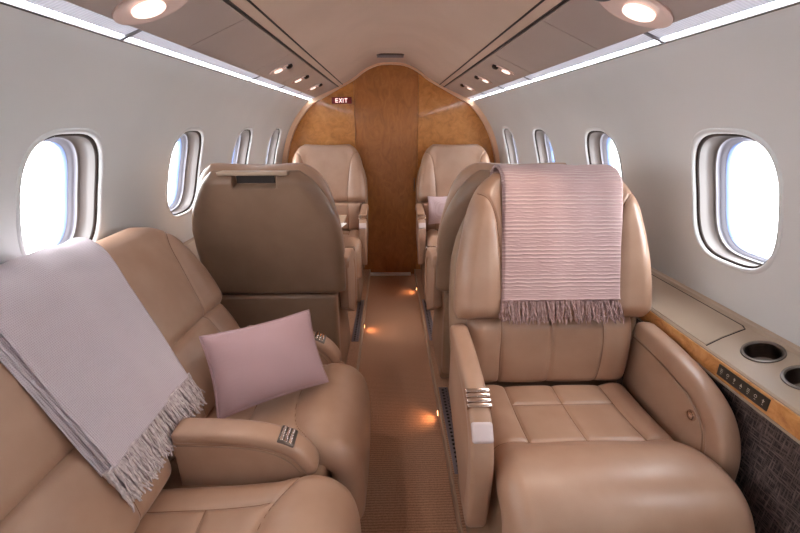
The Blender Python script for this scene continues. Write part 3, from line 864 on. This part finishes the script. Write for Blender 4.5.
PILLOW_A = pillow('lumbar_pillow', .332, .24, .12, M['linen'], M['linen'], 'dusty pink rectangular pillow lying on the sofa seat', (-.400, 1.075, .590), frame_rot((.27, .164, .0), (-.09, .09, .19)))
PILLOW_B = pillow('small_pillow', .205, .205, .09, M['linen2'], M['linen2'], 'small square pale pink pillow on the far right armchair', (.372, 2.965, .675), frame_rot((1, 0, .03), (-.0, .26, 1)), n=40)

# ------------------------------------------------------------------ fold-out table on the left
T1 = thing('fold_out_table', 'small beige fold-out table between the two left armchairs', 'table', (-.806, 2.36, 0))
MB().box(.0, .485, 0, .42, .668, .682).build('tabletop', M['plastic'], T1, bevel=.004)
MB().box(.0, .04, .12, .30, .60, .669).build('support_bracket', M['steel'], T1, bevel=.003)
cd = MB().prism([(-.07, -.05), (.06, -.06), (.08, .045), (-.05, .06)], 'z', 0, .004).build('paper_card', M['paper_and_shine'], None); cd.location = (-.375, 2.46, .6822)
tag(cd, 'small white card lying on the fold-out table', 'card')

# ------------------------------------------------------------------ exit sign, vent
ES = thing('exit_sign', 'small dark red EXIT sign high on the bulkhead, left of the door', 'sign', (-.388, CY1-.001, 1.458))
MB().box(-.078, .078, -.012, 0, -.024, .024).build('sign_plate', M['exit'], ES, bevel=.002)
m = MB(); W = .006; H2 = .0155
def bar(x0, z0, x1, z1):
    d = np.array([x1-x0, z1-z0]); d = d/np.linalg.norm(d); nn = np.array([-d[1], d[0]])*W/2
    p = [(x0+nn[0], z0+nn[1]), (x1+nn[0], z1+nn[1]), (x1-nn[0], z1-nn[1]), (x0-nn[0], z0-nn[1])]
    m.prism(p, 'y', -.0135, -.011)
lx = -.046
bar(lx, -H2, lx, H2)
for zz in (-H2+W/2, 0, H2-W/2): bar(lx, zz, lx+.018, zz)
lx += .027; bar(lx, -H2, lx+.021, H2); bar(lx, H2, lx+.021, -H2)
lx += .031; bar(lx, -H2, lx, H2)
lx += .019; bar(lx-.008, H2-W/2, lx+.014, H2-W/2); bar(lx+.003, -H2, lx+.003, H2)
m.build('exit_lettering', M['exittxt'], ES)
V1 = thing('ceiling_vent', 'flat grey air outlet in the headliner just before the bulkhead', 'vent', (-.01, 3.03, 1.722))
MB().box(-.095, .095, -.07, .07, -.006, .0).build('vent_frame', M['reveal'], V1, bevel=.002)
m = MB()
for i in range(6): m.box(-.08, .08, -.042+i*.0145, -.034+i*.0145, -.0075, -.006)
m.build('vent_slots', M['reveal2'], V1)

# ------------------------------------------------------------------ reading lights
dn = np.array([.23, -.097]); dn /= np.linalg.norm(dn)
def reading_light(s, x, y, big, label, on=True):
    # basis on the sloping panel : a across, y along, n out of the panel (down)
    z = 1.552-(x-.408)*.4217
    A = np.array([s*dn[0], 0, dn[1]]); Y = np.array([0, 1, 0.]); Nn = np.cross(A, Y) * (1 if s > 0 else -1)
    if Nn[2] > 0: Nn = -Nn
    R3 = np.stack([A, Y, Nn], 1)
    t = thing('reading_light', label, 'reading light', (s*x, y, z), 0, 'reading lights in the overhead panels')
    e = 1.0*big
    MB().lathe([(.046*e, .0), (.046*e, .003), (.042*e, .005), (.036*e, .003), (.024*e, .0012), (.002, .0008)], (0, 0, 0), 36, mat3=R3, ex=.9, ey=.72).build('dish', M['dish'], t, smooth=True, ang=60)
    c = R3 @ np.array([.006*e, 0, 0])
    MB().lathe([(.017*e, .003), (.017*e, .007), (.012*e, .0085), (.001, .009)], tuple(c), 24, mat3=R3).build('lamp_lens', M['lamp'], t, smooth=True, ang=60)
    c2 = R3 @ np.array([-.040*e, .004, 0])
    MB().lathe([(.013*e, .0), (.013*e, .008), (.009*e, .013), (.005*e, .013), (.004*e, .006), (.001, .006)], tuple(c2), 18, mat3=R3).build('air_nozzle', M['dmetal'], t, smooth=True)
    L = bpy.data.lights.new('reading_spot', 'SPOT'); L.energy = 1.6*big; L.color = (1, .80, .66); L.spot_size = math.radians(75); L.spot_blend = .8; L.shadow_soft_size = .02
    lo = bpy.data.objects.new('reading_spot', L); COL.objects.link(lo); lo.parent = t
    lo.location = tuple(R3 @ np.array([.006, 0, .02])); lo.rotation_euler = Vector(tuple(Nn*1.0+np.array([s*-.0, 0, 0]))).to_track_quat('-Z', 'Y').to_euler()
for s, sd in ((-1, 'left'), (1, 'right')):
    for y, wh, big in ((.98, 'nearest and largest', 1.65), (2.0, 'third from the bulkhead', .95), (2.41, 'second from the bulkhead', .9), (2.87, 'nearest the bulkhead', .9)):
        reading_light(s, .51, y, big*1.25, 'round warm reading light in the %s overhead panel, %s' % (sd, wh))

# ------------------------------------------------------------------ seat tracks and step lights
def track(s, y0, y1, label):
    t = thing('seat_track', label, 'seat track', (s*.235, y0, .05))
    MB().box(-.022, .022, 0, y1-y0, .0, .004).build('track_plate', M['track'], t, bevel=.001)
    m = MB(); n = int((y1-y0)/.022)
    for i in range(n): m.lathe([(.006, .0035), (.006, .0046)], (-.004, .012+i*.022, 0), 10)
    for i in range(n): m.lathe([(.003, .0035), (.003, .0046)], (.012, .023+i*.022, 0), 8)
    m.build('track_holes', M['hole'], t)
track(1, 1.14, 1.66, 'perforated metal seat track beside the aisle behind the right front armchair')
track(1, 2.12, 2.72, 'perforated metal seat track between the two farther right armchairs')
track(-1, 2.12, 2.72, 'perforated metal seat track between the two left armchairs')
def step_light(s, y, label):
    t = thing('step_light', label, 'floor light', (s*.197, y, .03), 0, 'amber step lights along the aisle')
    Rm = np.array([[0, 0, -s*1.0], [0, 1, 0], [1, 0, 0]])
    MB().lathe([(.022, 0), (.022, .003), (.018, .005), (.001, .005)], (0, 0, 0), 20, mat3=Rm, ex=.8).build('bezel', M['chrome'], t, smooth=True)
    MB().lathe([(.014, .004), (.013, .0065), (.001, .007)], (0, 0, 0), 20, mat3=Rm, ex=.8).build('lens', M['courtesy'], t, smooth=True)
    L = bpy.data.lights.new('step_glow', 'SPOT'); L.energy = .22; L.color = (1, .45, .2); L.spot_size = math.radians(130); L.spot_blend = 1; L.shadow_soft_size = .012
    lo = bpy.data.objects.new('step_glow', L); COL.objects.link(lo); lo.parent = t; lo.location = (-s*.015, 0, .012)
    lo.rotation_euler = Vector((-s*1, 0, -.6)).to_track_quat('-Z', 'Y').to_euler()
step_light(1, 1.50, 'amber step light on the right of the aisle beside the front armchair')
step_light(1, 2.98, 'amber step light on the right of the aisle near the bulkhead door')
step_light(-1, 2.35, 'amber step light on the left of the aisle between the armchairs')

# ------------------------------------------------------------------ light
W = bpy.data.worlds.new('World'); bpy.context.scene.world = W; W.use_nodes = True
bg = W.node_tree.nodes['Background']; bg.inputs[0].default_value = (.93, .96, 1, 1); bg.inputs[1].default_value = 7.5

# ------------------------------------------------------------------ camera
cam = bpy.data.cameras.new('camera'); co = bpy.data.objects.new('camera', cam); COL.objects.link(co)
cam.sensor_width = 36; cam.lens = 18; cam.clip_start = .02
co.location = (-.02, 0, 1.27); co.rotation_euler = (math.radians(90-19.36), 0, math.radians(-1.49))
sc = bpy.context.scene; sc.camera = co
sc.view_settings.view_transform = 'Standard'; sc.view_settings.look = 'None'; sc.view_settings.gamma = 1; sc.view_settings.use_curve_mapping = False
sc.view_settings.exposure = 1.15
sc.cycles.max_bounces = 10; sc.cycles.diffuse_bounces = 6; sc.cycles.sample_clamp_indirect = 6
